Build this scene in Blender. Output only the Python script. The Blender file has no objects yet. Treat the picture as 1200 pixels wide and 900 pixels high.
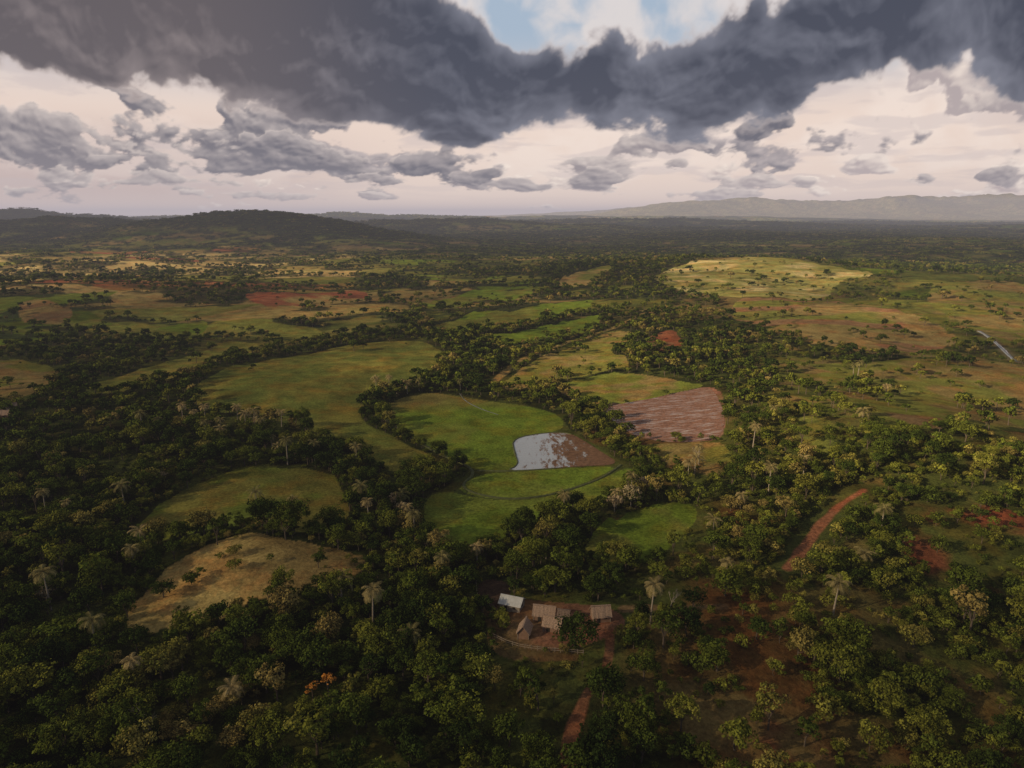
import bpy, math, numpy as np
from mathutils import Vector
rng=np.random.default_rng(7)
# ---------------------------------------------------------------- noise
def h2(ix,iy,seed):
    ix=ix.astype(np.int64);iy=iy.astype(np.int64)
    h=(ix*374761393+iy*668265263+seed*144269504)&0xFFFFFFFF
    h=((h^(h>>13))*1274126177)&0xFFFFFFFF
    h=h^(h>>16)
    return (h&0xFFFFFF)/float(0xFFFFFF)
def vn(x,y,seed=0):
    x0=np.floor(x);y0=np.floor(y);fx=x-x0;fy=y-y0
    fx=fx**3*(fx*(fx*6-15)+10);fy=fy**3*(fy*(fy*6-15)+10)
    a=h2(x0,y0,seed);b=h2(x0+1,y0,seed);c=h2(x0,y0+1,seed);d=h2(x0+1,y0+1,seed)
    return (a*(1-fx)+b*fx)*(1-fy)+(c*(1-fx)+d*fx)*fy
def fbm(x,y,o=4,seed=0,g=.5):
    s=0;a=1;t=0
    for i in range(o):
        s=s+a*vn(x,y,seed+i*17);t+=a;a*=g
        x,y=(.8*x-.6*y)*2.03+11.3,(.6*x+.8*y)*2.03+5.7
    return s/t
def ss(v,a,b):
    t=np.clip((v-a)/(b-a),0,1);return t*t*(3-2*t)
def mix(a,b,f):
    f=np.asarray(f)[...,None];return a*(1-f)+b*f
# ---------------------------------------------------------------- terrain height
def H(x,y):
    x=np.asarray(x,float);y=np.asarray(y,float)
    r=np.hypot(x,y)
    e2=((x-5)/130)**2+((y-320)/150)**2
    fl=ss(e2,.45,1.6)
    z=(fbm(x/300,y/300,3,3)-.5)*22*ss(r,150,700)*fl+(fbm(x/90,y/90,3,5)-.5)*6*fl*(1-ss(r,2000,4000))
    z=z+(fbm(x/1300,y/1300,4,9)-.5)*60*ss(r,1200,3500)
    G=[(150,260,14,75,110),(60,150,5,60,35),(-75,185,7,35,30),(-150,150,5,60,50),(380,1080,30,330,260),(330,640,12,200,150),(-600,900,10,300,200)]
    for gx,gy,a,rx,ry in G:
        z=z+a*np.exp(-(((x-gx)/rx)**2+((y-gy)/ry)**2))
    hn=.6+.8*fbm(x/500,y/500,5,77)
    for gx,gy,a,rx,ry in [(-1000,2750,98,520,380),(-2000,3200,78,900,420),(-300,4600,75,900,500),(-3600,5200,112,1100,700),(1200,6200,60,1500,800),(-2500,8500,115,2500,1000),(1500,10500,80,3000,900)]:
        z=z+a*hn*np.exp(-(((x-gx)/rx)**2+((y-gy)/ry)**2))
    m=0
    for gx,gy,a,rx,ry in [(3300,15500,280,1500,1500),(5600,16500,390,1700,1500),(8600,16000,370,1800,1500),(12300,16500,560,2600,1800),(7000,22000,400,5500,2000),(17000,17000,560,3000,2500)]:
        m=m+a*np.exp(-(((x-gx)/rx)**2+((y-gy)/ry)**2))
    rd=1-np.abs(fbm(x/1900,y/1900,5,31)-.5)*2
    mm=m*(.72+.4*rd**2)
    mm=np.where(mm>560,560+(mm-560)*.3,mm)
    return z+mm
def Hs(x,y): return float(H(np.array([x]),np.array([y]))[0])
# ---------------------------------------------------------------- map data (metres)
def P(s): return [tuple(float(v) for v in q.split(',')) for q in s.split()]
F={
'paddy_all':'-69,354 -62,376 -47,389 -14,370 9,358 25,340 27,312 36,292 46,263 49,252 39,233 27,226 15,219 3,208 -8,197 -20,192 -28,204 -33,233 -24,245 -15,262 -23,270 -38,290 -53,311 -63,332',
'paddy_up':'-69,354 -62,376 -47,389 -31,377 -14,368 9,357 24,340 26,319 18,309 2,305 0,287 4,264 -5,260 -14,262 -23,272 -38,292 -53,313 -63,332',
'paddy_low':'-21,243 -13,257 0,260 17,262 44,263 33,251 21,241 9,234 -5,232 -16,237',
'paddy_bot':'-32,233 -25,241 -17,236 -5,231 9,232 21,239 35,250 47,261 48,252 39,233 27,226 15,219 3,208 -8,195 -18,184 -28,198',
'flood':'0,302 16,310 27,309 34,292 38,280 44,264 31,264 14,263 -3,260 3,267 1,283',
'small_r':'20,184 27,205 39,219 55,225 62,217 54,199 45,184 33,178',
'left_paddy':'-120,196 -127,229 -123,249 -106,263 -88,267 -71,256 -60,234 -53,212 -60,195 -76,195 -91,202 -101,199 -108,190',
'olive_big':'-183,370 -192,430 -177,498 -142,542 -112,572 -67,552 -46,510 -51,441 -62,407 -76,386 -80,354 -64,321 -44,295 -30,275 -27,257 -44,255 -65,282 -89,305 -118,336 -148,335',
'narrow':'-239,375 -254,436 -251,499 -242,567 -214,590 -205,513 -214,430 -219,370',
'small_l':'-340,606 -340,667 -310,693 -280,637 -296,593 -318,577',
'dry':'-94,151 -97,165 -95,180 -86,189 -72,190 -58,187 -42,183 -40,173 -54,168 -64,157 -76,151 -86,146',
'plough':'45,351 67,361 96,375 113,387 110,357 100,311 89,280 70,283 56,297 51,317',
'ploughlow':'54,288 69,282 89,278 88,252 77,240 64,250 52,268',
'strip_R':'-12,391 0,441 25,495 74,590 104,619 99,559 74,513 78,449 66,434 32,418 10,400',
'strip_S':'21,403 65,432 86,425 111,386 96,376 67,361 45,352 32,368',
'strip_P':'-77,655 -35,710 38,775 106,815 79,710 8,644 -48,598',
'strip_Q':'-29,580 40,644 85,688 91,644 44,590 0,548',
'strip_T':'-120,808 -45,910 24,965 0,835 -76,764',
'strip_U':'47,965 107,1090 177,1150 131,965 60,880',
'redbank':'-353,843 -307,890 -256,941 -202,965 -178,825 -247,775',
'tanW':'-552,750 -515,775 -428,710 -428,644 -476,644',
'tanM':'-379,456 -365,484 -317,465 -276,415 -262,356 -290,345',
'greenN':'-184,212 -171,216 -155,213 -152,200 -173,192',
'slopeA':'190,400 255,465 305,480 375,435 260,285 205,288 180,312 150,292 150,322',
'slopeB':'200,690 253,735 335,745 352,655 358,580 345,525 278,485 240,478 235,528 205,575',
'hillC':'190,1010 270,1050 301,1135 370,1110 430,1180 500,1078 470,990 483,944 410,880 379,813 268,726 245,790 200,814',
'slopeD':'480,850 589,908 745,920 462,561 381,578 387,652',
'redF':'110,569 140,593 138,537 116,484 102,500',
'oliveE':'132,311 139,281 125,247 111,244 111,263',
'brownH':'172,328 195,318 188,283 156,263 149,280',
'redI':'117,203 137,214 149,207 164,189 140,155 115,158 107,174',
'clearJ':'31,126 40,131 49,124 60,113 59,104 38,103 32,113',
'plotY':'-10,172 -5,175 1,170 -3,158 -9,160',
'clear_yard':'-11,174 0,173 4,165 12,162 28,157 30,146 25,138 15,134 0,136 -6,142 -6,154 -12,158',
'yard':'-3,157 1,163 9,160 26,155 28,146 20,141 10,138 0,141'}
F={k:P(v) for k,v in F.items()}
L={'river':'346,465 352,478 362,501 374,531 382,560',
'bund1':'-63,332 -45,301 -29,278 -13,261 -21,243 -5,232 9,233 22,240 35,250 44,263',
'bund2':'-14,261 0,260 17,262','creek':'-30,385 -26,368 -16,351 -7,341',
'hedge1':'-79,354 -73,332 -59,313 -41,290 -27,273 -19,266 -26,254',
'hedge2':'-80,368 -65,393 -36,407 -12,383 19,378 36,348 46,309 50,277 58,260',
'path':'-11,412 0,458 26,522 68,604 108,642 140,705',
'redtrack':'75,171 84,183 97,200 108,211 118,217',
'yardtrack':'23,145 22,137 20,130 16,126 13,118 11,112 10,103',
'track2':'28,154 40,153 52,152'}
L={k:P(v) for k,v in L.items()}
def chaikin(p,n=2,closed=True):
    for _ in range(n):
        q=[];m=len(p)
        if not closed:q.append(p[0])
        for i in range(m if closed else m-1):
            a=p[i];b=p[(i+1)%m]
            q+=[(a[0]*.75+b[0]*.25,a[1]*.75+b[1]*.25),(a[0]*.25+b[0]*.75,a[1]*.25+b[1]*.75)]
        if not closed:q.append(p[-1])
        p=q
    return p
F={k:chaikin(v,2) for k,v in F.items()}
L={k:chaikin(v,2,False) for k,v in L.items()}
def inpoly(x,y,p):
    out=np.zeros(x.shape,bool)
    a=np.array(p);bb=(x>=a[:,0].min())&(x<=a[:,0].max())&(y>=a[:,1].min())&(y<=a[:,1].max())
    ix=np.nonzero(bb)[0]
    if len(ix)==0:return out
    X=x[ix];Y=y[ix];r=np.zeros(len(ix),bool)
    n=len(p)
    for i in range(n):
        x1,y1=p[i];x2,y2=p[(i+1)%n]
        if y1==y2:continue
        c=((y1>Y)!=(y2>Y))&(X<(x2-x1)*(Y-y1)/(y2-y1)+x1)
        r^=c
    out[ix]=r
    return out
def dline(x,y,p,lim=12):
    d=np.full(x.shape,1e9)
    a=np.array(p);bb=np.nonzero((x>=a[:,0].min()-lim)&(x<=a[:,0].max()+lim)&(y>=a[:,1].min()-lim)&(y<=a[:,1].max()+lim))[0]
    if len(bb)==0:return d
    X=x[bb];Y=y[bb];dd=np.full(len(bb),1e9)
    for (x1,y1),(x2,y2) in zip(p[:-1],p[1:]):
        vx,vy=x2-x1,y2-y1;l=vx*vx+vy*vy+1e-9
        t=np.clip(((X-x1)*vx+(Y-y1)*vy)/l,0,1)
        dd=np.minimum(dd,np.hypot(X-x1-t*vx,Y-y1-t*vy))
    d[bb]=dd
    return d
A=np.array
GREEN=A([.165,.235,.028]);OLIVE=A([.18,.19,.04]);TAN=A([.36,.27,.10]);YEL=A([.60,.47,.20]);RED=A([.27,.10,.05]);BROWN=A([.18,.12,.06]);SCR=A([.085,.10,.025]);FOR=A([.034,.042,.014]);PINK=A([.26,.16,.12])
SPEC={ # colour, tree density, secondary colour
'paddy_all':(A([.09,.11,.03]),0,SCR),
'olive_big':(A([.225,.21,.045]),.004,A([.165,.19,.04])),'narrow':(A([.26,.23,.055]),.01,OLIVE),'small_l':(GREEN*.9,.0,OLIVE),
'left_paddy':(A([.14,.18,.03]),.0,A([.19,.175,.04])),'dry':(TAN*1.2,.012,A([.28,.20,.075])),'plough':(PINK,.0,BROWN),'ploughlow':(TAN*.7,.03,OLIVE),
'strip_R':(A([.21,.21,.045]),.012,TAN*.8),'strip_S':(A([.19,.22,.04]),.0,TAN*.8),'strip_P':(GREEN*1.05,.004,OLIVE),'strip_Q':(GREEN*.85,.008,OLIVE),
'strip_T':(GREEN,.006,OLIVE),'strip_U':(OLIVE*1.2,.01,TAN),'redbank':(RED*1.1,.03,TAN),'tanW':(TAN*.7,.03,BROWN),'tanM':(TAN*.7,.02,OLIVE),
'greenN':(GREEN,.0,GREEN),'slopeA':(A([.17,.18,.04]),.04,TAN*.6),'slopeB':(TAN*.95,.012,OLIVE*1.25),'hillC':(A([.60,.50,.23]),.012,A([.36,.34,.10])),
'slopeD':(OLIVE*1.15,.03,TAN*.8),'redF':(RED*.9,.03,BROWN),'oliveE':(SCR*1.3,.25,OLIVE),'brownH':(BROWN*1.1,.06,OLIVE),
'redI':(RED*.75,.22,SCR),'clearJ':(A([.18,.13,.05]),.12,RED*.7),'clear_yard':(A([.13,.09,.04]),.06,SCR),'plotY':(A([.06,.038,.03]),.0,A([.08,.052,.038])),'yard':(A([.23,.115,.07]),.0,BROWN),
'paddy_up':(GREEN,.0,GREEN*.72),'paddy_low':(GREEN*1.12,.0,GREEN*.95),'paddy_bot':(GREEN*1.02,.0,GREEN*.8),
'flood':(A([.11,.07,.045]),.0,BROWN),'small_r':(GREEN*.85,.0,OLIVE)}
SHARP=('paddy_all','paddy_up','paddy_low','paddy_bot','flood','yard','plotY','clear_yard')
def landcover(x,y):
    x=np.asarray(x,float);y=np.asarray(y,float);r=np.hypot(x,y);N=len(x)
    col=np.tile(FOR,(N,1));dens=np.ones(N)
    wr=np.clip(r*.012,1.2,40)
    wa=wr*(1.8+2.6*ss(r,500,800))
    wx=x+(fbm(x/(wr*4),y/(wr*4),4,101,.6)-.5)*wa*2;wy=y+(fbm(x/(wr*4),y/(wr*4),4,151,.6)-.5)*wa*2
    n1=fbm(x/60,y/60,4,201);n2=fbm(x/14,y/14,3,221);n5=fbm(x/26,y/26,4,241)
    sc=ss(x+ (n1-.5)*60,25,60)*(1-ss(r,330,430))
    scrub=np.maximum(sc*.82,.18)
    gap=ss(n2*.6+n1*.4,.53-.02*sc,.60-.02*sc)
    dens=1-gap*(.5+.28*sc)
    col=mix(col,SCR,np.clip(gap*.8+sc*.7,0,1))
    rs=ss(n1,.64,.74)*sc
    col=mix(col,RED*.6,rs*.6)
    col=mix(col,TAN*.45,gap*sc*ss(n5,.45,.6)*.7)
    pr=ss(r+(n1-.5)*200,540,680)
    far=np.nonzero(pr>0)[0]
    X=x[far];Y=y[far];R=r[far]
    S=105.
    px=(X*.94+Y*.34+(fbm(X/160,Y/160,2,301)-.5)*120)/S/1.5;py=(-X*.34+Y*.94+(fbm(X/160,Y/160,2,331)-.5)*120)/S
    f1=np.full(len(far),9.);f2=f1.copy();cid=np.zeros(len(far))
    cx=np.floor(px);cy=np.floor(py)
    for i in(-1,0,1):
        for j in(-1,0,1):
            a=cx+i;b=cy+j
            d=np.hypot(a+.15+.7*h2(a,b,401)-px,b+.15+.7*h2(a,b,402)-py);k=h2(a,b,403)
            m=d<f1
            f2=np.where(m,f1,np.minimum(f2,d));cid=np.where(m,k,cid);f1=np.where(m,d,f1)
    azr=X/np.maximum(Y,1)
    lefty=ss(-azr,.14,.38)*ss(R,880,1080)*(1-ss(R,2100,2400))
    PG=A([GREEN*.8,OLIVE,OLIVE*.8,TAN*.8,SCR,GREEN*.6,TAN*.6,OLIVE*.9,SCR*1.2,OLIVE*1.1])
    PY=A([YEL,TAN,YEL*.85,YEL*.9,TAN*1.1,OLIVE*1.3,YEL*.8,RED*1.3,OLIVE,YEL])
    k=(cid*9.999).astype(int)
    c=mix(PG[k],PY[k],lefty)*(.8+.4*vn(X/40,Y/40,55))[:,None]
    c=mix(c,mix(np.tile(TAN*.8,(len(far),1)),OLIVE,n2[far]),ss(fbm(X/70,Y/45,4,661),.5,.66)*.5)
    n3=fbm(X/380,Y/380,4,441);n4=fbm(X/900,Y/900,3,461)
    wood=np.maximum(1-ss(np.abs(n3-.5),.022,.048),ss(n4+(n3-.5)*.5,.56,.63))
    wood=wood*(1-lefty*.6)
    wood=np.maximum(wood,(1-ss(f2-f1,.05,.12))*(vn(X/70,Y/70,71)>.40)*.85)
    wood=np.maximum(wood,ss(fbm(X/55,Y/40,4,671),.58,.64)*.8)
    ropen=ss(azr,.18,.32)*(1-ss(R,1300,1700));wood=wood*(1-ropen*.55)
    hill=ss(H(X,Y),40,75)*(R>1900)*(R<9000);wood=np.maximum(wood,hill)
    darkfar=ss(R,2500,3400)*(1-ss(R,9000,12000));wood=np.maximum(wood,darkfar*ss(n3,.34,.44))
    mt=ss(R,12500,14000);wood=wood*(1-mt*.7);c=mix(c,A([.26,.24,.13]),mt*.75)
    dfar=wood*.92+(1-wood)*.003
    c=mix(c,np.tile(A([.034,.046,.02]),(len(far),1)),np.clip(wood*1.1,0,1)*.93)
    kk=pr[far]
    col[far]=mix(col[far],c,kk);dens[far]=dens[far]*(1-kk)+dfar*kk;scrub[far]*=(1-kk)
    op=ss(x/np.maximum(y,1),.30,.45)*ss(r,290,370)*(1-ss(r,700,900))*(1-ss(n1,.49,.58))
    col=mix(col,mix(np.tile(OLIVE*.9,(N,1)),TAN*.65,ss(n2,.48,.66)),op);dens=dens*(1-op*.92)
    for kf,(c1,dn,c2) in SPEC.items():
        p=F[kf]
        m=inpoly(x,y,p) if kf in SHARP else inpoly(wx,wy,p)
        ix=np.nonzero(m)[0]
        if len(ix)==0:continue
        sd_=(len(kf)*7+ord(kf[0]))%997
        nn=fbm(x[ix]/22+5,y[ix]/22,4,sd_)
        if r[ix].mean()>600: nn=fbm(x[ix]/60+5,y[ix]/60,5,sd_)
        f=ss(nn,.42,.62)
        if kf=='paddy_up':
            f=np.maximum(f*.5,1-ss(r[ix],258,300)*1.0)*.6
            top=ss(y[ix]-.25*x[ix],352,378)
        cc=mix(np.tile(c1,(len(ix),1)),np.tile(c2,(len(ix),1)),f)
        if kf=='paddy_up': cc=mix(cc,TAN*.5,top*.8)
        if kf in('paddy_up','paddy_bot','paddy_low'):cc=mix(cc,OLIVE*1.15,ss(n5[ix],.46,.62)*.45)
        if kf=='slopeB':
            st=ss(np.sin((x[ix]*.35+y[ix])*.08+nn*6),.1,.5)*ss(nn,.38,.48);cc=mix(cc,A([.33,.17,.10]),st*.8)
        if kf=='olive_big':
            st=.5+.5*np.sin((x[ix]*.8+y[ix]*.25)*.55+nn*9);cc=cc*(.93+.12*st)[:,None]
            cc=mix(cc,SCR*1.1,ss(fbm(x[ix]/30,y[ix]/60,4,997),.55,.68)*.5)
        if kf=='left_paddy': cc=mix(cc,SCR*1.1,ss(n5[ix],.52,.64)*.5)
        if kf=='hillC':
            st=ss(fbm(x[ix]/130,y[ix]/34,4,991),.52,.60);cc=mix(cc,OLIVE*1.25,st*.7)
        col[ix]=cc
        dens[ix]=dn if (dn==0 or dn>=.1) else dn*.35+ss(n5[ix],.60,.66)*min(.9,dn*12)
        if kf in('hillC','slopeB','slopeD'):
            tr_=(1-ss(np.abs(fbm(x[ix]/110,y[ix]/75,3,983)-.5),.006,.018))*.7
            dens[ix]=np.maximum(dens[ix],tr_);col[ix]=mix(col[ix],SCR,tr_*.8)
        scrub[ix]=np.maximum(scrub[ix],.7 if dn>.08 else .5)
    for nm,w,cl,cc in(('path',3.2,1.2,TAN*.85),('redtrack',1.9,2.6,A([.28,.12,.065])),('yardtrack',1.3,1.2,A([.20,.10,.055])),('track2',1.5,1.5,BROWN),('river',5,1.,A([.17,.15,.08]))):
        d=dline(x,y,L[nm])+(n2-.5)*2.5;m=ss(-d,-w,-w*.5);col=mix(col,cc,m);dens=dens*(d>w+cl)
    for nm,w in(('hedge1',2.6),('hedge2',5.0)):
        d=dline(x,y,L[nm])+(n2-.5)*4
        dens=np.where(d<w,1.,dens);col=mix(col,FOR,ss(-d,-w,-w*.6))
    return col,dens,scrub
# ---------------------------------------------------------------- mesh helpers
coll=bpy.context.scene.collection
def grid_mesh(name,V,nr,nc,cols=None,wrap=False,attrs=None):
    me=bpy.data.meshes.new(name)
    me.vertices.add(len(V));me.vertices.foreach_set('co',V.astype(np.float32).ravel())
    i=np.arange(nr-1)[:,None];cN=nc if wrap else nc-1
    j=np.arange(cN)[None,:];j2=(j+1)%nc
    q=np.stack([i*nc+j,i*nc+j2,(i+1)*nc+j2,(i+1)*nc+j],-1).reshape(-1,4)
    n=len(q)
    me.loops.add(n*4);me.loops.foreach_set('vertex_index',q.astype(np.int32).ravel())
    me.polygons.add(n);me.polygons.foreach_set('loop_start',np.arange(0,4*n,4,dtype=np.int32))
    me.polygons.foreach_set('use_smooth',np.ones(n,bool))
    me.update(calc_edges=True)
    if cols is not None:
        a=me.attributes.new('col','FLOAT_COLOR','POINT');a.data.foreach_set('color',np.c_[cols,np.ones(len(V))].astype(np.float32).ravel())
    for k,v in (attrs or {}).items():
        a=me.attributes.new(k,'FLOAT','POINT');a.data.foreach_set('value',v.astype(np.float32))
    return me
def add(name,me,mat=None,parent=None,loc=(0,0,0),rot=(0,0,0),scale=(1,1,1)):
    o=bpy.data.objects.new(name,me);coll.objects.link(o);o.location=loc;o.rotation_euler=rot;o.scale=scale
    if mat and me and not me.materials:me.materials.append(mat)
    if parent:o.parent=parent
    return o
def newmat(name):
    m=bpy.data.materials.new(name);m.use_nodes=True;nt=m.node_tree;nt.nodes.clear()
    return m,nt,nt.nodes,nt.links
def noise(nt,scale,detail=4,rough=.55,vec=None):
    n=nt.nodes.new('ShaderNodeTexNoise');n.inputs['Scale'].default_value=scale;n.inputs['Detail'].default_value=detail;n.inputs['Roughness'].default_value=rough
    if vec is not None:nt.links.new(vec,n.inputs['Vector'])
    return n.outputs['Fac']
def mapr(nt,src,a,b,c,d):
    n=nt.nodes.new('ShaderNodeMapRange');nt.links.new(src,n.inputs[0])
    for i,v in enumerate((a,b,c,d)):n.inputs[i+1].default_value=v
    return n.outputs[0]
def mulc(nt,c,f):
    n=nt.nodes.new('ShaderNodeVectorMath');n.operation='SCALE';nt.links.new(c,n.inputs[0]);nt.links.new(f,n.inputs['Scale']);return n.outputs[0]
def math_(nt,op,a,b):
    n=nt.nodes.new('ShaderNodeMath');n.operation=op
    for i,v in enumerate((a,b)):
        if isinstance(v,(int,float)):n.inputs[i].default_value=v
        else:nt.links.new(v,n.inputs[i])
    return n.outputs[0]
def mixc(nt,a,b,f):
    n=nt.nodes.new('ShaderNodeMix');n.data_type='RGBA'
    if isinstance(f,(int,float)):n.inputs[0].default_value=f
    else:nt.links.new(f,n.inputs[0])
    for s,v in((6,a),(7,b)):
        if isinstance(v,(tuple,list)):n.inputs[s].default_value=tuple(v)+(1,) if len(v)==3 else v
        else:nt.links.new(v,n.inputs[s])
    return n.outputs[2]
def simple(name,col,rough=.85,nscale=2.,var=.3,bump=0.):
    m,nt,N,LK=newmat(name)
    o=N.new('ShaderNodeOutputMaterial');b=N.new('ShaderNodeBsdfPrincipled');LK.new(b.outputs[0],o.inputs[0])
    tc=N.new('ShaderNodeTexCoord')
    f=noise(nt,nscale,5,.6,tc.outputs['Object'])
    c=mixc(nt,tuple(v*(1-var) for v in col),tuple(min(1,v*(1+var)) for v in col),mapr(nt,f,.3,.7,0,1))
    LK.new(c,b.inputs['Base Color']);b.inputs['Roughness'].default_value=rough
    if bump:
        bp=N.new('ShaderNodeBump');bp.inputs['Distance'].default_value=bump;LK.new(f,bp.inputs['Height']);LK.new(bp.outputs[0],b.inputs['Normal'])
    return m
# ---------------------------------------------------------------- ground
rad=np.concatenate([np.geomspace(4,88,60)[:-1],np.exp(np.arange(math.log(88),math.log(1500),.0046)),np.geomspace(1500,58000,370)[1:]])
ang=np.concatenate([np.arange(-43,43,.105),np.arange(43,317,2.2)])
ar=np.radians(ang);RR,AA=np.meshgrid(rad,ar,indexing='ij')
gx=(RR*np.sin(AA)).ravel();gy=(RR*np.cos(AA)).ravel()
gz=H(gx,gy)
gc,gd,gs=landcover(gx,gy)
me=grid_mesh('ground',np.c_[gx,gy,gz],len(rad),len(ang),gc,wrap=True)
m,nt,N,LK=newmat('ground')
o=N.new('ShaderNodeOutputMaterial');b=N.new('ShaderNodeBsdfDiffuse');LK.new(b.outputs[0],o.inputs[0])
at=N.new('ShaderNodeAttribute');at.attribute_name='col'
geo=N.new('ShaderNodeNewGeometry');pos=geo.outputs['Position']
f1=noise(nt,.9,5,.75,pos);f2=noise(nt,.09,5,.65,pos);f3=noise(nt,.012,3,.6,pos)
f=math_(nt,'MULTIPLY',math_(nt,'MULTIPLY',mapr(nt,f1,.3,.7,.5,1.5),mapr(nt,f2,.32,.68,.66,1.34)),mapr(nt,f3,.3,.7,.8,1.2))
tint=N.new('ShaderNodeMix');tint.data_type='RGBA';tint.blend_type='MULTIPLY';tint.inputs[7].default_value=(1.22,.93,.85,1);LK.new(mapr(nt,noise(nt,.05,5,.7,pos),.48,.62,0,1),tint.inputs[0]);LK.new(at.outputs['Color'],tint.inputs[6])
LK.new(mulc(nt,tint.outputs[2],f),b.inputs['Color'])
bp=N.new('ShaderNodeBump');bp.inputs['Distance'].default_value=.6;bp.inputs['Strength'].default_value=.7
LK.new(f1,bp.inputs['Height']);LK.new(bp.outputs[0],b.inputs['Normal'])
add('ground',me,m)
# ---------------------------------------------------------------- water & wet fields as thin sheets
def sheet(name,poly,mat,dz=.06):
    a=np.array(poly);st=1.5
    import bmesh
    bm=bmesh.new();bv=[bm.verts.new((x,y,0)) for x,y in poly];bm.faces.new(bv)
    for x in np.arange(a[:,0].min()+st,a[:,0].max(),6):
        bmesh.ops.bisect_plane(bm,geom=bm.verts[:]+bm.edges[:]+bm.faces[:],plane_co=(x,0,0),plane_no=(1,0,0))
    for y in np.arange(a[:,1].min()+st,a[:,1].max(),6):
        bmesh.ops.bisect_plane(bm,geom=bm.verts[:]+bm.edges[:]+bm.faces[:],plane_co=(0,y,0),plane_no=(0,1,0))
    bmesh.ops.triangulate(bm,faces=bm.faces[:])
    for v in bm.verts:v.co.z=Hs(v.co.x,v.co.y)+dz
    bmesh.ops.recalc_face_normals(bm,faces=bm.faces)
    if sum(f.normal.z for f in bm.faces)<0:bmesh.ops.reverse_faces(bm,faces=bm.faces)
    me=bpy.data.meshes.new(name);bm.to_mesh(me);bm.free()
    return add(name,me,mat)
def wet_mat(name,mud,thr,split,stripe=False,wcol=(.30,.31,.34),soft=.03,wior=1.6):
    m,nt,N,LK=newmat(name)
    o=N.new('ShaderNodeOutputMaterial')
    geo=N.new('ShaderNodeNewGeometry');pos=geo.outputs['Position']
    mp=N.new('ShaderNodeMapping');LK.new(pos,mp.inputs[0]);mp.inputs['Rotation'].default_value=(0,0,.9 if not stripe else .25);mp.inputs['Scale'].default_value=(.8,.3,1) if not stripe else (.22,1.3,1)
    f=noise(nt,.5 if not stripe else .45,6,.72,mp.outputs[0])
    sx=N.new('ShaderNodeSeparateXYZ');LK.new(pos,sx.inputs[0])
    if split is not None:
        g=mapr(nt,sx.outputs[0],split-22,split+7,.11,-.24)
        f=math_(nt,'ADD',f,g)
    k=mapr(nt,f,thr-soft,thr+soft,0,1)
    md=N.new('ShaderNodeBsdfPrincipled');md.inputs['Roughness'].default_value=.75;md.inputs['Specular IOR Level'].default_value=.15
    f2=noise(nt,.6,5,.7,pos)
    LK.new(mixc(nt,tuple(v*.55 for v in mud),tuple(v*1.4 for v in mud),mapr(nt,f2,.3,.7,0,1)),md.inputs['Base Color'])
    bp=N.new('ShaderNodeBump');bp.inputs['Distance'].default_value=.3;LK.new(f2,bp.inputs['Height']);LK.new(bp.outputs[0],md.inputs['Normal'])
    w=N.new('ShaderNodeBsdfPrincipled');w.inputs['Base Color'].default_value=wcol+(1,);w.inputs['Roughness'].default_value=.14;w.inputs['IOR'].default_value=wior
    w.inputs['Specular IOR Level'].default_value=1.0 if wior>1.4 else .6
    b2=N.new('ShaderNodeBump');b2.inputs['Distance'].default_value=.12;LK.new(noise(nt,.8,4,.6,pos),b2.inputs['Height']);LK.new(b2.outputs[0],w.inputs['Normal'])
    mx=N.new('ShaderNodeMixShader');LK.new(k,mx.inputs[0]);LK.new(md.outputs[0],mx.inputs[1]);LK.new(w.outputs[0],mx.inputs[2]);LK.new(mx.outputs[0],o.inputs[0])
    return m
sheet('flooded_paddy_water',F['flood'],wet_mat('flood_water',(.20,.11,.065),.485,30,wcol=(.44,.47,.53),soft=.05))
sheet('wet_ploughed_field',F['plough'],wet_mat('ploughed_mud',(.25,.125,.085),.565,None,True,wcol=(.44,.33,.28),soft=.06,wior=1.33))
# ---------------------------------------------------------------- bunds
def ridge(name,line,w,h,mat,base=-.05,top=.25):
    line=np.array(line);V=[];nn=len(line)
    for i,(x,y) in enumerate(line):
        t=line[min(i+1,nn-1)]-line[max(i-1,0)];t=t/(np.hypot(*t)+1e-9);n=np.array([-t[1],t[0]])
        ww=w*(.75+.5*rng.random())
        for s,z in((-.5,base),(-top,h),(top,h),(.5,base)):
            q=np.array([x,y])+n*s*ww
            V.append((q[0],q[1],Hs(q[0],q[1])+z))
    me=grid_mesh(name,np.array(V),nn,4);return add(name,me,mat)
bundm=simple('bund_grass',(.085,.10,.03),.95,.6,.45)
ridge('paddy_bund',chaikin(L['bund1'],1,False),1.3,.4,bundm)
ridge('paddy_bund',L['bund2'],1.0,.35,bundm)
fl=F['flood'];ridge('paddy_bund',fl[-14:]+fl[:8],.9,.3,bundm)
M_str=simple('stream_water',(.16,.17,.14),.15,1,.2)
ridge('stream',L['creek'],.9,.1,M_str)
ridge('river',L['river'],2.6,.25,simple('river_water',(.30,.31,.32),.12,1,.1),top=.45)
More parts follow.
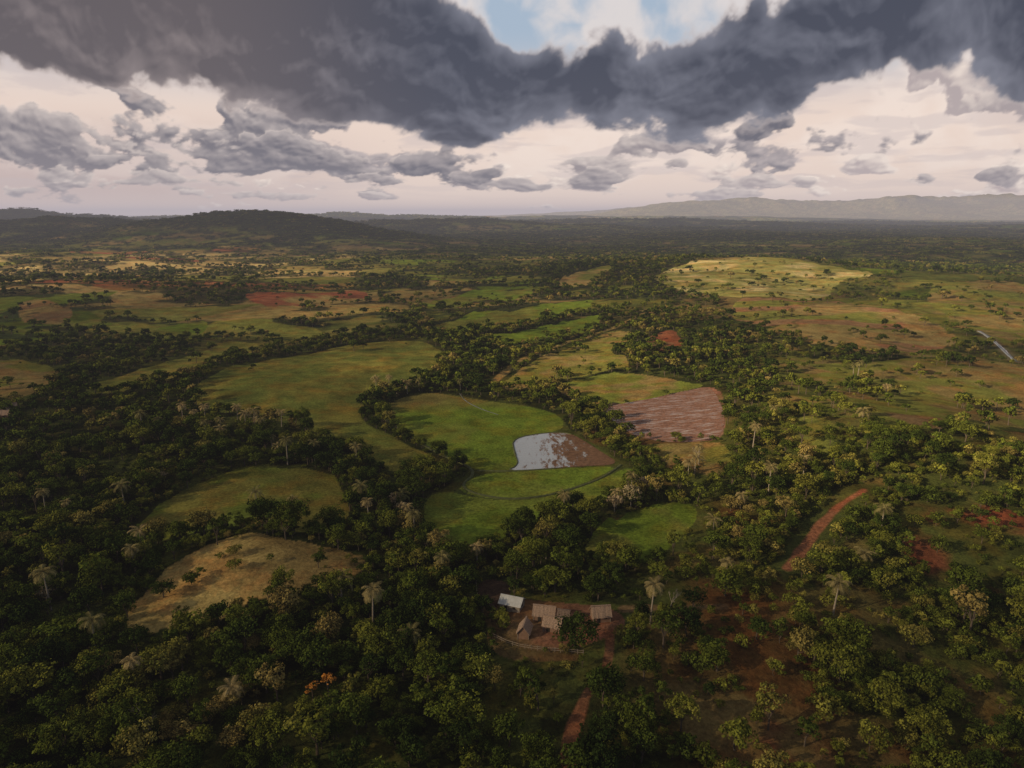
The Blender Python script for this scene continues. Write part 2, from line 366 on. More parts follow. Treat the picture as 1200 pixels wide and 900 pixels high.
# ---------------------------------------------------------------- vegetation assets
def leafmat(name,cols):
    m,nt,N,LK=newmat(name)
    o=N.new('ShaderNodeOutputMaterial')
    oi=N.new('ShaderNodeObjectInfo');geo=N.new('ShaderNodeNewGeometry')
    cr=N.new('ShaderNodeValToRGB');e=cr.color_ramp.elements
    while len(e)<len(cols):e.new(.5)
    for i,(p,c) in enumerate(cols):e[i].position=p;e[i].color=c+(1,)
    nz=noise(nt,.02,1,.6,geo.outputs['Position'])
    v=math_(nt,'ADD',math_(nt,'MULTIPLY',oi.outputs['Random'],.8),mapr(nt,nz,.3,.7,-.15,.35))
    LK.new(v,cr.inputs[0])
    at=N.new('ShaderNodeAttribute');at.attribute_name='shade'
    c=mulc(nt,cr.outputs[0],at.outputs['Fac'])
    d=N.new('ShaderNodeBsdfDiffuse');LK.new(c,d.inputs[0]);LK.new(d.outputs[0],o.inputs[0])
    return m
M_leaf=leafmat('broadleaf_foliage',[(0,(.026,.043,.010)),(.3,(.052,.076,.013)),(.58,(.105,.132,.019)),(.82,(.185,.19,.030)),(.95,(.28,.215,.07))])
M_bush=leafmat('scrub_foliage',[(0,(.055,.080,.015)),(.4,(.115,.14,.021)),(.75,(.19,.20,.03)),(1,(.28,.23,.06))])
M_pale=leafmat('pale_foliage',[(0,(.34,.27,.16)),(.5,(.44,.34,.21)),(1,(.28,.24,.13))])
M_palm=leafmat('palm_foliage',[(0,(.17,.16,.06)),(.5,(.28,.23,.10)),(1,(.40,.30,.15))])
M_orange=leafmat('flame_foliage',[(0,(.50,.20,.03)),(1,(.55,.26,.06))])
M_bark=simple('bark',(.12,.09,.065),.95,3,.3)
M_palebark=simple('pale_bark',(.36,.30,.24),.9,3,.25)
class MB:
    def __init__(s):s.v=[];s.f=[];s.sh=[];s.mi=[]
    def tube(s,a,b,ra,rb,mi=1,n=6):
        a=np.array(a,float);b=np.array(b,float);d=b-a;d/=np.linalg.norm(d)+1e-9
        u=np.cross(d,[.3,.9,.1]);u/=np.linalg.norm(u);w=np.cross(d,u);k=len(s.v)
        for p,r in((a,ra),(b,rb)):
            for i in range(n):
                t=2*math.pi*i/n;s.v.append(tuple(p+r*(math.cos(t)*u+math.sin(t)*w)))
        for i in range(n):
            j=(i+1)%n;s.f.append((k+i,k+j,k+n+j,k+n+i));s.sh.append(1);s.mi.append(mi)
    def leaf(s,c,nrm,size,sh,g):
        nrm=nrm/(np.linalg.norm(nrm)+1e-9);r=g.normal(size=3);u=np.cross(nrm,r);u/=np.linalg.norm(u)+1e-9;w=np.cross(nrm,u)
        k=len(s.v);a=size*(.7+.6*g.random());b=a*(.45+.35*g.random())
        for q in(c-u*a*.5,c+w*b*.5+u*a*.05,c+u*a*.5,c-w*b*.5+u*a*.05):s.v.append(tuple(q))
        s.f.append((k,k+1,k+2,k+3));s.sh.append(sh);s.mi.append(0)
    def mesh(s,name,mats):
        me=bpy.data.meshes.new(name);me.from_pydata(s.v,[],s.f)
        for m in mats:me.materials.append(m)
        me.polygons.foreach_set('material_index',np.array(s.mi,np.int32))
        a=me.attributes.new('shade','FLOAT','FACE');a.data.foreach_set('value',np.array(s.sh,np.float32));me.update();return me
def tree(name,seed,R=3.2,h=6.5,nc=22,nl=75,ls=.5,flat=.75,mats=None,sparse=0,trunkr=.22,clr=.36):
    g=np.random.default_rng(seed);B=MB()
    cz=h-R*flat*.9
    top=np.array([g.normal()*.3,g.normal()*.3,cz-R*.3*flat])
    mid=np.array([g.normal()*.15,g.normal()*.15,max(.6,top[2]*.5)])
    B.tube((0,0,-.6),mid,trunkr,trunkr*.75);B.tube(mid,top,trunkr*.75,trunkr*.5)
    ox,oy=g.normal(size=2)*R*.12
    for i in range(nc):
        th=i*2.39996+g.random()*.8;ph=math.acos(1-1.45*(i+.5)/nc)
        rr=R*(.35+.6*g.random())
        c=np.array([ox+math.cos(th)*math.sin(ph)*rr,oy+math.sin(th)*math.sin(ph)*rr,cz+math.cos(ph)*rr*flat])
        cr=R*clr*(.5+.85*g.random())
        if i%3==0 or sparse:B.tube(top if i%2 else mid,c,trunkr*.35,trunkr*.1,n=4)
        br=.5+.9*g.random()
        for j in range(int(nl*(.7+.6*g.random()))):
            d=g.normal(size=3);d/=np.linalg.norm(d)
            if d[2]<-.3:d[2]*=-.6
            q=c+d*cr*np.array([1,1,.8])*(.6+.6*g.random()**.7)
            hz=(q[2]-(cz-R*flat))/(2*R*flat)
            B.leaf(q,d*.8+g.normal(size=3)*.55+np.array([0,0,.3]),ls,br*(.75+.45*g.random())*(.65+.5*np.clip(hz,0,1)),g)  # random clump tone, plus shade painted in toward the crown bottom
    return B.mesh(name,mats or [M_leaf,M_bark])
def palm(name,seed,h=7,nf=16,fl=3.2,mats=None):
    g=np.random.default_rng(seed);B=MB()
    p=np.array([0,0,-.5]);lean=g.normal(size=2)*.05
    for i in range(6):
        q=p+np.array([lean[0]*h/6,lean[1]*h/6,(h+.5)/6]);B.tube(p,q,.24-.02*i,.22-.02*i,n=7);p=q
    for i in range(nf):
        th=i*2.39996;el=1.35-1.5*(i/nf)+g.normal()*.1
        L_=fl*(.8+.4*g.random());pt=p.copy();seg=8;br=.7+.6*g.random()
        dirh=np.array([math.cos(th),math.sin(th),0]);side=np.array([-math.sin(th),math.cos(th),0])
        for sgi in range(seg):
            e=el-sgi*.22*(1+.4*g.random());dd=dirh*math.cos(e)+np.array([0,0,math.sin(e)]);nx=pt+dd*L_/seg
            B.tube(pt,nx,.04,.03,mi=0,n=3)
            w=.75*math.sin(math.pi*(sgi+.8)/(seg+1.2))+.12
            for sd in(-1,1):
                for kx in range(2):
                    a=pt+(nx-pt)*(kx*.5);tip=a+side*sd*w+dd*w*.5-np.array([0,0,.28*w+.1*g.random()])
                    k=len(B.v)
                    for q in(a,a+dd*L_/seg*.38,tip):B.v.append(tuple(q))
                    B.f.append((k,k+1,k+2));B.sh.append(br*(.8+.4*g.random()));B.mi.append(0)
            pt=nx
    return B.mesh(name,mats or [M_palm,M_palebark])
def bare(name,seed,h=8):
    g=np.random.default_rng(seed);B=MB()
    def br(p,d,l,r,k):
        q=p+d*l;B.tube(p,q,r,r*.62,n=5)
        if k==0:return
        for i in range(3):
            nd=d+g.normal(size=3)*.5+np.array([0,0,.12]);nd/=np.linalg.norm(nd);br(q,nd,l*(.6+.2*g.random()),r*.6,k-1)
    br(np.array([0,0,-.4]),np.array([.03,.02,1.]),h*.36,.2,4)
    return B.mesh(name,[M_palebark,M_palebark])
def mkcoll(name,meshes):
    c=bpy.data.collections.new(name)
    for i,me in enumerate(meshes):
        o=bpy.data.objects.new('%s_%02d'%(name,i),me);c.objects.link(o)
    return c
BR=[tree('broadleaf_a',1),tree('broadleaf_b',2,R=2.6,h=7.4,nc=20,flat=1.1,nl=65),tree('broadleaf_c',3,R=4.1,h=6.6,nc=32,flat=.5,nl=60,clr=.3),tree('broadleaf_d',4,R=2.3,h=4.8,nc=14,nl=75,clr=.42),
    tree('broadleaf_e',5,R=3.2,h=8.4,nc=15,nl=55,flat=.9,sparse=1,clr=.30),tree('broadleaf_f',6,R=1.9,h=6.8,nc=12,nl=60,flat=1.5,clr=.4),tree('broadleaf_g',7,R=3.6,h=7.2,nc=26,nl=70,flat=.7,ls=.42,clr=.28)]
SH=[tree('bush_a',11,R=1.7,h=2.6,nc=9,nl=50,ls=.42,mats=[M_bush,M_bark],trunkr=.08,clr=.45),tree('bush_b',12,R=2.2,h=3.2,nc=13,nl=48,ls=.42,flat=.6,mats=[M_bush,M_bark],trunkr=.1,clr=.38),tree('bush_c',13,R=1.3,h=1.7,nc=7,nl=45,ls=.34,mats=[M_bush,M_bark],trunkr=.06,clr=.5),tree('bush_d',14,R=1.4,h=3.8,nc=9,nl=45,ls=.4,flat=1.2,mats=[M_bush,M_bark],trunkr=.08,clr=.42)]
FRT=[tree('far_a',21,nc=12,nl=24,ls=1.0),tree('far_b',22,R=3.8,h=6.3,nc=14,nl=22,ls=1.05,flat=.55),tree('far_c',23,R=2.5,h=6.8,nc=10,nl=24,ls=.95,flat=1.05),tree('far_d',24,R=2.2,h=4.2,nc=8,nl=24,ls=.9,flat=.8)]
def clump(name,seed):
    g=np.random.default_rng(seed);B=MB()
    for i in range(9):
        c=np.array([g.normal()*4.5,g.normal()*4.5,2+g.random()*1.8]);br=.65+.6*g.random();rr=2.2+1.6*g.random()
        B.tube((c[0],c[1],-2),(c[0],c[1],c[2]),.25,.15,n=3)
        for j in range(14):
            d=g.normal(size=3);d/=np.linalg.norm(d);d[2]=abs(d[2])*.9-.1
            B.leaf(c+d*rr,d+g.normal(size=3)*.3,2.2,br*(.8+.4*g.random()),g)
    return B.mesh(name,[M_leaf,M_bark])
CL=[clump('clump_a',31),clump('clump_b',32),clump('clump_c',33)]
C_br=mkcoll('broadleaf_kinds',BR);C_sh=mkcoll('bush_kinds',SH);C_fr=mkcoll('midrange_kinds',FRT);C_cl=mkcoll('clump_kinds',CL)
def instancer(name,X,Y,sink,scale,nk,C):
    pts=np.c_[X,Y,H(X,Y)-sink];kinds=rng.integers(0,nk,len(X))
    me=bpy.data.meshes.new(name);n=len(pts);me.vertices.add(n);me.vertices.foreach_set('co',pts.astype(np.float32).ravel())
    sv=scale[:,None]*np.c_[.85+.3*rng.random(n),.85+.3*rng.random(n),.8+.4*rng.random(n)]
    me.attributes.new('sc','FLOAT_VECTOR','POINT').data.foreach_set('vector',sv.astype(np.float32).ravel())
    me.attributes.new('rz','FLOAT','POINT').data.foreach_set('value',(rng.random(n)*6.283).astype(np.float32))
    me.attributes.new('kd','INT','POINT').data.foreach_set('value',kinds.astype(np.int32))
    o=add(name,me)
    ng=bpy.data.node_groups.new(name,'GeometryNodeTree')
    ng.interface.new_socket('Geometry',in_out='INPUT',socket_type='NodeSocketGeometry');ng.interface.new_socket('Geometry',in_out='OUTPUT',socket_type='NodeSocketGeometry')
    N=ng.nodes;K=ng.links;gi=N.new('NodeGroupInput');go=N.new('NodeGroupOutput')
    ip=N.new('GeometryNodeInstanceOnPoints');ci=N.new('GeometryNodeCollectionInfo');ci.inputs['Collection'].default_value=C
    ci.inputs['Separate Children'].default_value=True;ci.inputs['Reset Children'].default_value=True
    def att(nm,t):
        a=N.new('GeometryNodeInputNamedAttribute');a.data_type=t;a.inputs['Name'].default_value=nm
        return [s for s in a.outputs if s.enabled and s.name=='Attribute'][0]
    cx=N.new('ShaderNodeCombineXYZ');K.new(att('rz','FLOAT'),cx.inputs[2])
    K.new(gi.outputs[0],ip.inputs['Points']);K.new(ci.outputs[0],ip.inputs['Instance']);ip.inputs['Pick Instance'].default_value=True
    K.new(att('kd','INT'),ip.inputs['Instance Index']);K.new(cx.outputs[0],ip.inputs['Rotation']);K.new(att('sc','FLOAT_VECTOR'),ip.inputs['Scale'])
    K.new(ip.outputs[0],go.inputs[0])
    o.modifiers.new('scatter','NODES').node_group=ng
    return o
def cand(r0,r1,sp,amax=46):
    w=r1*math.sin(math.radians(amax));xs=np.arange(-w,w,sp);ys=np.arange(0,r1,sp)
    X,Y=np.meshgrid(xs,ys);X=X.ravel()+(rng.random(X.size)-.5)*sp*1.5;Y=Y.ravel()+(rng.random(Y.size)-.5)*sp*1.5
    r=np.hypot(X,Y);k=(r>r0)&(r<r1)&(np.abs(np.arctan2(X,Y))<math.radians(amax))
    return X[k],Y[k]
def scatter(r0,r1,sp):
    X,Y=cand(r0,r1,sp);c,d,s=landcover(X,Y);k=rng.random(len(X))<d
    return X[k],Y[k],s[k]
def szs(n,lo=.5,hi=1.3,p=1.4):return lo+(hi-lo)*rng.random(n)**p
X,Y,S=scatter(75,340,3.4)
big=rng.random(len(X))<(1-S*.88)
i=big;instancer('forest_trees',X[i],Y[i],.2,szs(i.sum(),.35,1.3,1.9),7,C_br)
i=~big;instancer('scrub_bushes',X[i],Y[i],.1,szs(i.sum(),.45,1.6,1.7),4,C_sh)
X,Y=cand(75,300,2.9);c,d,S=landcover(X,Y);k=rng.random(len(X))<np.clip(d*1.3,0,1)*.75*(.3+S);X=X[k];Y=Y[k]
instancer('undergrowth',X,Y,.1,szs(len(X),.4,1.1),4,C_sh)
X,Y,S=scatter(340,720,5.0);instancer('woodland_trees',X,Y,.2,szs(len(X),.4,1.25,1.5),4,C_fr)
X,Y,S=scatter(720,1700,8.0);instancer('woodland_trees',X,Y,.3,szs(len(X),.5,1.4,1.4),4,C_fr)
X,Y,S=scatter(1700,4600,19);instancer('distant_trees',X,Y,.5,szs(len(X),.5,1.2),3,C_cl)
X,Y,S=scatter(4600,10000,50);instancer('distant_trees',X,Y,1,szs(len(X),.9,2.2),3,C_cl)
# single trees that stand out
PM=[palm('palm_a',41),palm('palm_b',42,h=9,nf=18,fl=3.0),palm('palm_c',43,h=5.5,nf=14,fl=3.8)]
for i,(x,y) in enumerate(P('-30,391 -71,386 -60,384 -54,390 -147,318 -155,311 -135,306 -169,303 -121,312 -134,324 73,255 -139,234 -136,226 -157,216 -38,221 -34,210 17,213 144,273 211,417 33,147 -186,283 -111,319 -117,157 -57,122 -82,272 55,160 -66,384 -78,386 -150,314 -128,318 36,222 42,228 -125,322 -163,306 -158,318 -142,309 -116,306 -92,268 -98,275 -64,268 -145,210 -110,188 -52,222 -46,206 -22,186 -10,182 64,236 69,246 104,232 96,262 118,300 190,340 205,400 62,196 -96,140 -80,128 -23,140 78,150 -139,300 -131,297 -104,285 -30,196 -44,160 -105,175 88,222 76,214 -19,172 -34,150 95,170 110,190 -70,206 -88,222')):
    add('palm_tree',PM[i%3],loc=(x,y,Hs(x,y)+.5),rot=(0,0,i*1.7),scale=(.8+.35*((i*7)%5)/4,)*3)
pal=tree('pale_tree',51,R=3.6,h=8,nc=20,nl=60,ls=.5,mats=[M_pale,M_palebark],sparse=1,clr=.3)
for i,(x,y,s) in enumerate([(41,222,1.0),(35,219,.75),(47,231,.8),(-40,222,.8),(-37,216,.65),(-120,160,.6),(-134,250,.5),(3,199,.5)]):
    add('pale_leaved_tree',pal,loc=(x,y,Hs(x,y)),rot=(0,0,i*2.1),scale=(s,)*3)
dd=bare('bare_tree',61)
for i,(x,y,s) in enumerate([(-70,114,1.1),(38,149,.9),(73,256,.9),(10,186,.7)]):
    add('bare_tree',dd,loc=(x,y,Hs(x,y)),rot=(0,0,i*2.),scale=(s,)*3)
fo=tree('orange_tree',52,R=1.7,h=7.4,nc=7,nl=40,ls=.4,mats=[M_orange,M_bark],clr=.4)
add('orange_flowering_tree',fo,loc=(-38,124,Hs(-38,124)));add('orange_flowering_tree',fo,loc=(-41,123,Hs(-41,123)),rot=(0,0,2),scale=(.8,)*3)
for i,(x,y,s) in enumerate([(-20,266,.7),(-24,262,.6),(30,180,1.0),(41,178,1.0),(-16,144,1.0),(35,146,.9),(44,150,.9),(-9,187,.9),(-62,141,1.2),(-30,138,1.2),(56,140,1.0),(-14,128,1.1),(2,126,.9),(28,128,.9)]):
    add('broadleaf_tree',BR[i%7],loc=(x,y,Hs(x,y)),rot=(0,0,i),scale=(s,)*3)
# ---------------------------------------------------------------- buildings
M_wall=simple('earth_wall',(.28,.17,.115),.95,1.5,.2);M_thatch=simple('thatch',(.37,.255,.19),.95,4,.4,.1);M_oldthatch=simple('dark_thatch',(.20,.14,.11),.95,4,.4,.1);M_metal=simple('sheet_metal_roof',(.60,.60,.60),.5,1.2,.15);M_dark=simple('opening_dark',(.03,.025,.02),.9);M_wood=simple('weathered_wood',(.30,.24,.19),.9,4,.3);M_grey=simple('plank_wall',(.33,.29,.25),.9,2,.2)
def box(n,cx,cy,cz,sx,sy,sz,mat,par):
    x,y,z=sx/2,sy/2,sz/2
    v=[(cx+a*x,cy+b_*y,cz+c_*z) for c_ in(-1,1) for a,b_ in((-1,-1),(1,-1),(1,1),(-1,1))]
    f=[(3,2,1,0),(4,5,6,7),(0,1,5,4),(1,2,6,5),(2,3,7,6),(3,0,4,7)]
    me=bpy.data.meshes.new(n);me.from_pydata(v,[],f);return add(n,me,mat,par)
def house(name,x,y,rz,l,w,h,rise,wallm,roofm,ribs=False):
    e=bpy.data.objects.new(name,None);coll.objects.link(e);e.location=(x,y,Hs(x,y)-.05);e.rotation_euler=(0,0,rz)
    a,b_=l/2,w/2
    v=[(-a,-b_,-.5),(a,-b_,-.5),(a,b_,-.5),(-a,b_,-.5),(-a,-b_,h),(a,-b_,h),(a,b_,h),(-a,b_,h),(-a,0,h+rise-.06),(a,0,h+rise-.06)]
    f=[(0,1,5,4),(2,3,7,6),(1,2,6,9,5),(3,0,4,8,7)]
    me=bpy.data.meshes.new('walls');me.from_pydata(v,[],f);add('walls',me,wallm,e)
    ov=.4;sl=rise/b_;zE=h-ov*sl+.04;th=.16 if not ribs else .05
    V=[];Fc=[]
    nx=14
    for s in(-1,1):
        for i in range(nx+1):
            xx=-a-ov+(l+2*ov)*i/nx
            j1=0 if ribs else (rng.random()-.5)*.2;j2=0 if ribs else(rng.random()-.5)*.14
            k=len(V)
            V+= [(xx,0,h+rise+.04+j2),(xx,s*(b_+ov)*.5,(h+rise+.04+zE)/2+j1*.5),(xx,s*(b_+ov+j1),zE),(xx,s*(b_+ov+j1),zE-th),(xx,0,h+rise+.04-th)]
            if i:
                for q in range(4):Fc.append((k-5+q,k-4+q,k+1+q,k+q))
    for s_ in range(2):
        for i in(0,nx):
            k=(s_*(nx+1)+i)*5;Fc.append((k,k+1,k+2,k+3,k+4))
    me=bpy.data.meshes.new('roof');me.from_pydata(V,[],Fc);add('roof',me,roofm,e)
    box('ridge_cap',0,0,h+rise+.1,l+2*ov+.05,.35,.14,roofm,e)
    if ribs:
        for i in range(9):
            xx=-a-ov+.25+(l+2*ov-.5)*i/8
            for s in(-1,1):
                v=[(xx-.03,s*.2,h+rise-.2*sl+.10),(xx+.03,s*.2,h+rise-.2*sl+.10),(xx+.03,s*(b_+ov),zE+.06),(xx-.03,s*(b_+ov),zE+.06)]
                me=bpy.data.meshes.new('roof_seam');me.from_pydata(v,[],[(0,1,2,3)]);add('roof_seam',me,M_metal,e)
    box('door',-.2*l,-b_-.02,.9,.85,.06,1.8,M_dark,e);box('door_frame',-.2*l,-b_-.015,1.86,1.05,.08,.12,M_wood,e)
    box('window',.22*l,-b_-.02,1.3,.7,.06,.6,M_dark,e);box('window_back',.1*l,b_+.02,1.3,.7,.06,.6,M_dark,e);box('window_side',a+.02,0,1.3,.06,.6,.6,M_dark,e)
    for sx in(-1,1):
        for sy in(-1,1):box('corner_post',sx*(a+.01),sy*(b_+.01),h/2-.2,.16,.16,h+.35,M_wood,e)
    return e
house('metal_roofed_house',0,158,-.35,5.3,3.8,2.2,1.1,M_grey,M_metal,True)
house('thatched_hut',8.0,152,-.2,4.9,3.3,1.9,1.5,M_wall,M_thatch)
house('thatched_hut',9.8,147,-.35,3.9,2.9,1.8,1.4,M_wall,M_thatch)
house('thatched_hut',3.0,145.5,1.35,3.6,2.6,2.0,1.6,M_wall,M_thatch)
house('thatched_hut',12.6,150.2,-.25,2.4,2.2,1.7,1.2,M_wall,M_oldthatch)
house('thatched_hut',21.5,150,.1,4.1,3.4,2.0,1.6,M_wall,M_thatch)
house('thatched_hut',-247,326,.2,6,4,2.3,1.8,M_wall,M_thatch);house('thatched_hut',-252,335,.6,5,4,2.3,1.8,M_wall,M_thatch)
def fence(pts):
    B=MB();pts=np.array(chaikin(pts,1,False))
    for (x1,y1),(x2,y2) in zip(pts[:-1],pts[1:]):
        n=max(1,int(np.hypot(x2-x1,y2-y1)/1.2));pr=None
        for i in range(n+1):
            t=i/n;x=x1+(x2-x1)*t;y=y1+(y2-y1)*t;z=Hs(x,y);B.tube((x,y,z-.2),(x,y,z+1.25),.08,.07,mi=0,n=5)
            if pr:
                for hh in(.5,1.0):B.tube((pr[0],pr[1],pr[2]+hh),(x,y,z+hh),.06,.06,mi=0,n=4)
            pr=(x,y,z)
    add('wooden_fence',B.mesh('wooden_fence',[M_wood]))
fence([(-5,146),(0,141.5),(6,139),(16,136.5)]);fence([(-10,173),(-9,162),(-4,157.5),(-3,153)])
# ---------------------------------------------------------------- sky backdrop (clouds computed over direction)
sa=np.concatenate([np.arange(-80,-39,1.),np.arange(-39,39,.08),np.arange(39,81,1.)])
te=np.concatenate([np.arange(-.012,.33,.0012),np.geomspace(.335,2.2,60)])
T_,A_=np.meshgrid(te,np.radians(sa),indexing='ij');T=T_.ravel();Az=A_.ravel()
RB=59000.
SV=np.c_[RB*np.sin(Az),RB*np.cos(Az),100+RB*T]
s=100*np.where(np.abs(Az)<.8,np.tan(np.clip(Az,-.8,.8)),np.sign(Az)*(1.03+(np.abs(Az)-.8)*1.6));t=100*T
nx_=s*.085;ny_=2.6*np.log(np.maximum(t,-2)+5.5)
w1=fbm(nx_*1.1,ny_*1.1,4,701)-.5;w2=fbm(nx_*1.1+9,ny_*1.1,4,731)-.5
def fb(x,y,o,seed,k=1.):return fbm(x+w1*1.0*k,y+w2*1.0*k,o,seed,.5)
big_=fb(nx_*.6,ny_*.6,6,801,.6)-.5
det=fb(nx_*1.9,ny_*1.7,6,851,.6)-.5
fine=fb(nx_*5.5,ny_*4.5,4,881,1)-.5
e_=.14
dl=det-(fb(nx_*1.9+e_*.5,ny_*1.7+e_,4,851,.6)-.5)
dB=big_-(fb(nx_*.6+.06,ny_*.6+.12,4,801,.6)-.5)
dlf=fine-(fb(nx_*5.5+.15,ny_*4.5+.3,3,881,1)-.5)
streak=fbm(nx_*1.2+w1*.5,ny_*4+w2,5,911)-.5
n_=len(t)
hor=A([.88,.71,.61]);up=A([.38,.48,.60]);lef=A([.55,.43,.41])
base=mix(np.tile(hor,(n_,1)),up,ss(t,11,24))
base=mix(base,lef,ss(-s,10,45)*(1-ss(t,6,14))*.8)
base=mix(base,A([.95,.81,.72]),np.clip(ss(big_*.8+det*.5,-.06,.16)*.6,0,1)*ss(t,1,6)*(1-.4*ss(-s,10,40)))
base=mix(base,A([.58,.50,.50]),ss(streak,-.02,.16)*.4*ss(t,1,5)*(1-ss(t,16,22)))
base=mix(base,A([.88,.68,.57]),(1-ss(t,0,3.0))*.7)
C=base
allk=np.arange(n_)
def puff(D,tone_d,tone_l,thick,C,k,lift=.45):
    cv=ss(D,0,.30)
    l=np.clip(lift+dl[k]*4.5+dlf[k]*1.0-ss(D,.2,1.6)*thick,0,1)
    cc=mix(np.tile(tone_d,(len(k),1)),np.tile(tone_l,(len(k),1)),l)
    C[k]=mix(C[k],cc,cv*.95)
D0=.10+det*3.2+big_*1.0+fine*.6-np.abs(t-4.0)/5
puff(D0,A([.48,.39,.38]),A([.99,.85,.74]),.25,C,allk,.6)
Dg=-.10+det*3.0-big_*1.5+fine*.6-np.abs(t-8.0)/7+ss(-s,0,30)*.6
puff(Dg,A([.17,.165,.20]),A([.52,.45,.44]),.5,C,allk,.42)
for bs,bt,rs,rt,dark in [(-52,12,20,6.0,.85),(-64,8,13,4.5,.8),(-38,6.6,16,2.4,.85),(-31,10,10,3.0,.85),(-24,7.7,12,2.4,.9),(-11.5,6.5,6,3.0,.95),(-18,4.2,9,1.0,.8),(-1,3.6,6,1.2,.7),(-5,5.2,3,1.0,.9),(15,6.7,8,3.2,.55),(12,4.7,3.5,1.2,.75),(36,10.8,5,1.2,.95),(57,15.5,10,4,.2),(62,4.4,7,1,.7),(49,5.3,4,1.4,.15),(34,4.0,7,1,.35),(-65,3.9,13,1.2,.6),(-46,4.0,13,1.1,.6),(72,11,8,2.5,.35),(25,2.6,11,.8,.4),(-35,2.4,14,.8,.5)]:
    q=1-((s-bs)/rs)**2-((t-bt)/rt)**2
    k=np.nonzero(q>-2.5)[0]
    D=q[k]*.6+det[k]*4.2+big_[k]*.8+fine[k]*.9-.12
    dk=mix(A([[.55,.46,.45]]),A([.10,.105,.14]),[dark])[0];lt=mix(A([[.98,.84,.74]]),A([.31,.28,.30]),[dark*.85])[0]
    hg=np.clip((t[k]-bt)/rt,-1,1)*.25
    cv=ss(D,0,.35)
    l=np.clip(.42+hg+dl[k]*4-ss(D,.3,1.6)*.3*dark+dlf[k]*.7,0,1)
    cc=mix(np.tile(dk,(len(k),1)),np.tile(lt,(len(k),1)),l)
    rim=(1-ss(D,.02,.5))*.6*ss(dl[k]*6+hg*2+.1,-.2,.6)
    cc=mix(cc,A([.96,.81,.71]),rim)
    C[k]=mix(C[k],cc,cv)
# the long dark deck
xs=A([-200,-69,-57.5,-46,-34.5,-23,-13.8,-9.2,0,11.5,23,30,36.8,43.7,48.3,69,200])
tu=A([60,50,45,42,40,36,31,27,23,21.5,24,24.5,26,30,40,50,60.])
xl=A([-200,-69,-57.5,-46,-34.5,-23,-15,-4.6,4.6,11.5,18.4,23,30,40,50.6,57.5,63,69,200])
tl=A([16,15.5,14.5,14.5,14,11.8,9.6,8.4,10.4,10.8,11.2,10.6,11.6,13.2,15.8,17.4,15.2,12.8,10])
U=np.interp(s,xs,tu);Lw=np.interp(s,xl,tl)
sd=np.minimum(U-t,(t-Lw)*1.1)
D=np.minimum(sd/3.0,2.5)+det*2.6+big_*.6+fine*.7+.25*ss(-s,15,35)
D=np.where(t>38,D*.3+big_*4+.6,D)
cv=ss(D,-.1,.5)
th_=ss(D,.1,1.5)
wl=ss(-s,5,45)
dk=mix(np.tile(A([.050,.060,.090]),(n_,1)),A([.115,.10,.11]),wl)
md=mix(np.tile(A([.19,.20,.25]),(n_,1)),A([.31,.26,.26]),wl)
l=np.clip(.72-th_*.58+dl*1.7+dB*2.8+dlf*.2+big_*.6,0,1)
cc=mix(dk,md,l)
cc=mix(cc,A([.80,.67,.61]),(1-ss(D,.0,.6))*.6)
C=mix(C,cc,cv)
C=np.clip(C,.01,1)
me=grid_mesh('sky',SV,len(te),len(sa),C)
m,nt,N,LK=newmat('sky_backdrop');o=N.new('ShaderNodeOutputMaterial');e=N.new('ShaderNodeEmission');at=N.new('ShaderNodeAttribute');at.attribute_name='col';LK.new(at.outputs['Color'],e.inputs[0]);LK.new(e.outputs[0],o.inputs[0])
m.cycles.emission_sampling='NONE'
add('sky',me,m)
# ---------------------------------------------------------------- sun, sky light, cloud deck added out of view to shade chosen land
EL=math.radians(22);hd=np.array([-.92,-.39]);hd/=np.hypot(*hd)
S=Vector((hd[0]*math.cos(EL),hd[1]*math.cos(EL),math.sin(EL)))
sun=bpy.data.lights.new('sun','SUN');sun.energy=5;sun.angle=math.radians(.5);sun.color=(1,.79,.49)
so=bpy.data.objects.new('sun',sun);coll.objects.link(so);so.rotation_euler=S.to_track_quat('Z','Y').to_euler();so.location=(-50,-20,120)
w=bpy.data.worlds.new('World');bpy.context.scene.world=w;w.use_nodes=True
bg=w.node_tree.nodes['Background'];sk=w.node_tree.nodes.new('ShaderNodeTexSky');sk.sky_type='NISHITA';sk.sun_disc=False;sk.sun_elevation=EL;sk.sun_rotation=math.atan2(hd[0],hd[1]);w.node_tree.links.new(sk.outputs[0],bg.inputs[0]);bg.inputs[1].default_value=.05
CZ=1900.;off=hd*CZ/math.tan(EL)
xg=np.arange(-6500,6501,50.);yg=np.arange(-900,8000,50.)
YY,XX=np.meshgrid(yg,xg,indexing='ij');X=XX.ravel();Y=YY.ravel()
b0=.34-.18*ss(Y,1600,2600)
lit=b0.copy()
for bx,by,rx,ry,v in [(-800,1350,600,470,1.25),(-1500,1700,600,450,1.),(345,980,240,240,1.3),(290,600,180,150,1.2),(10,285,130,105,1.3),(-125,420,130,140,1.15),(-95,235,65,50,.85),(115,200,105,100,1.15),(10,152,32,25,.9),(-75,170,38,28,1.15),(0,720,190,150,1.1),(700,1250,300,200,1.),(100,1500,400,250,.8),(450,450,190,180,1.),(-320,650,90,90,.9),(900,2400,600,200,.5),(60,120,40,30,.6)]:
    lit=np.maximum(lit,b0+(v-b0)*np.exp(-(((X-bx)/rx)**2+((Y-by)/ry)**2)**1.5))
lit=np.clip(lit*(.75+.5*fbm(X/400,Y/400,3,950)),0,1)  # gaps in the added deck shaped so sun falls on chosen ground
me=grid_mesh('added_shade_cloud',np.c_[X+off[0],Y+off[1],CZ+120*fbm(X/700,Y/700,3,960)],len(yg),len(xg),attrs={'clear':lit})
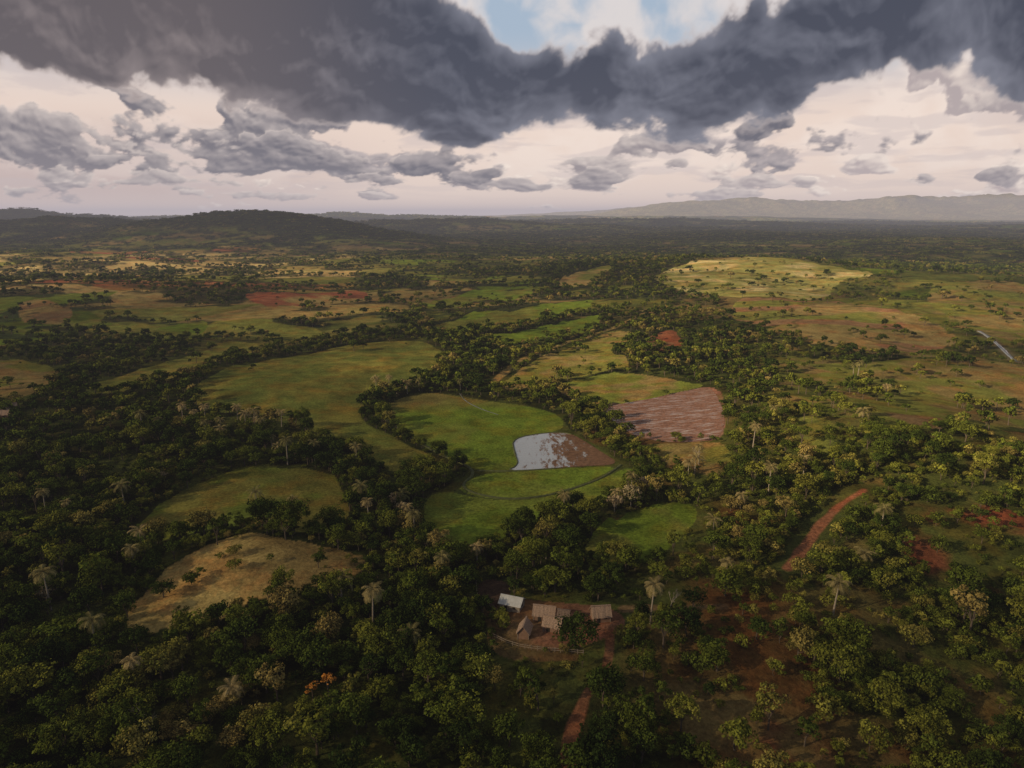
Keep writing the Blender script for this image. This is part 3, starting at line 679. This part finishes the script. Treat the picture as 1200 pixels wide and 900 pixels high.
m,nt,N,LK=newmat('added_shade_cloud');o=N.new('ShaderNodeOutputMaterial');at=N.new('ShaderNodeAttribute');at.attribute_name='clear'
d=N.new('ShaderNodeBsdfDiffuse');d.inputs[0].default_value=(.8,.8,.8,1);tl_=N.new('ShaderNodeBsdfTranslucent');tl_.inputs[0].default_value=(.5,.5,.52,1)
a=N.new('ShaderNodeMixShader');a.inputs[0].default_value=.3;LK.new(d.outputs[0],a.inputs[1]);LK.new(tl_.outputs[0],a.inputs[2])
tr=N.new('ShaderNodeBsdfTransparent');b_=N.new('ShaderNodeMixShader');LK.new(at.outputs['Fac'],b_.inputs[0]);LK.new(a.outputs[0],b_.inputs[1]);LK.new(tr.outputs[0],b_.inputs[2]);LK.new(b_.outputs[0],o.inputs[0])
add('added_shade_cloud',me,m)
# ---------------------------------------------------------------- aerial haze: air layer whose own emission stands in for scattered light
bx=bpy.data.meshes.new('haze');q=64000
bx.from_pydata([(a,b,c) for c in(-300,420) for a,b in((-q,-q),(q,-q),(q,q),(-q,q))],[],[(3,2,1,0),(4,5,6,7),(0,1,5,4),(1,2,6,5),(2,3,7,6),(3,0,4,7)])
m,nt,N,LK=newmat('haze');o=N.new('ShaderNodeOutputMaterial');va=N.new('ShaderNodeVolumeAbsorption');va.inputs['Color'].default_value=(0,0,0,1);sg=4.8e-5;va.inputs['Density'].default_value=sg
em=N.new('ShaderNodeEmission');em.inputs[0].default_value=(.45,.41,.45,1);em.inputs[1].default_value=sg
ad=N.new('ShaderNodeAddShader');LK.new(va.outputs[0],ad.inputs[0]);LK.new(em.outputs[0],ad.inputs[1]);LK.new(ad.outputs[0],o.inputs['Volume'])
m.cycles.emission_sampling='NONE'
add('haze',bx,m)
# ---------------------------------------------------------------- camera
cam=bpy.data.cameras.new('camera');co=bpy.data.objects.new('camera',cam);coll.objects.link(co)
co.location=(0,0,100);co.rotation_euler=(math.radians(90)-math.atan2(199,811),0,0);cam.sensor_width=36;cam.lens=811/1200*36;cam.clip_start=1;cam.clip_end=200000
sc=bpy.context.scene;sc.camera=co;sc.view_settings.view_transform='Standard';sc.view_settings.look='None';sc.view_settings.exposure=0
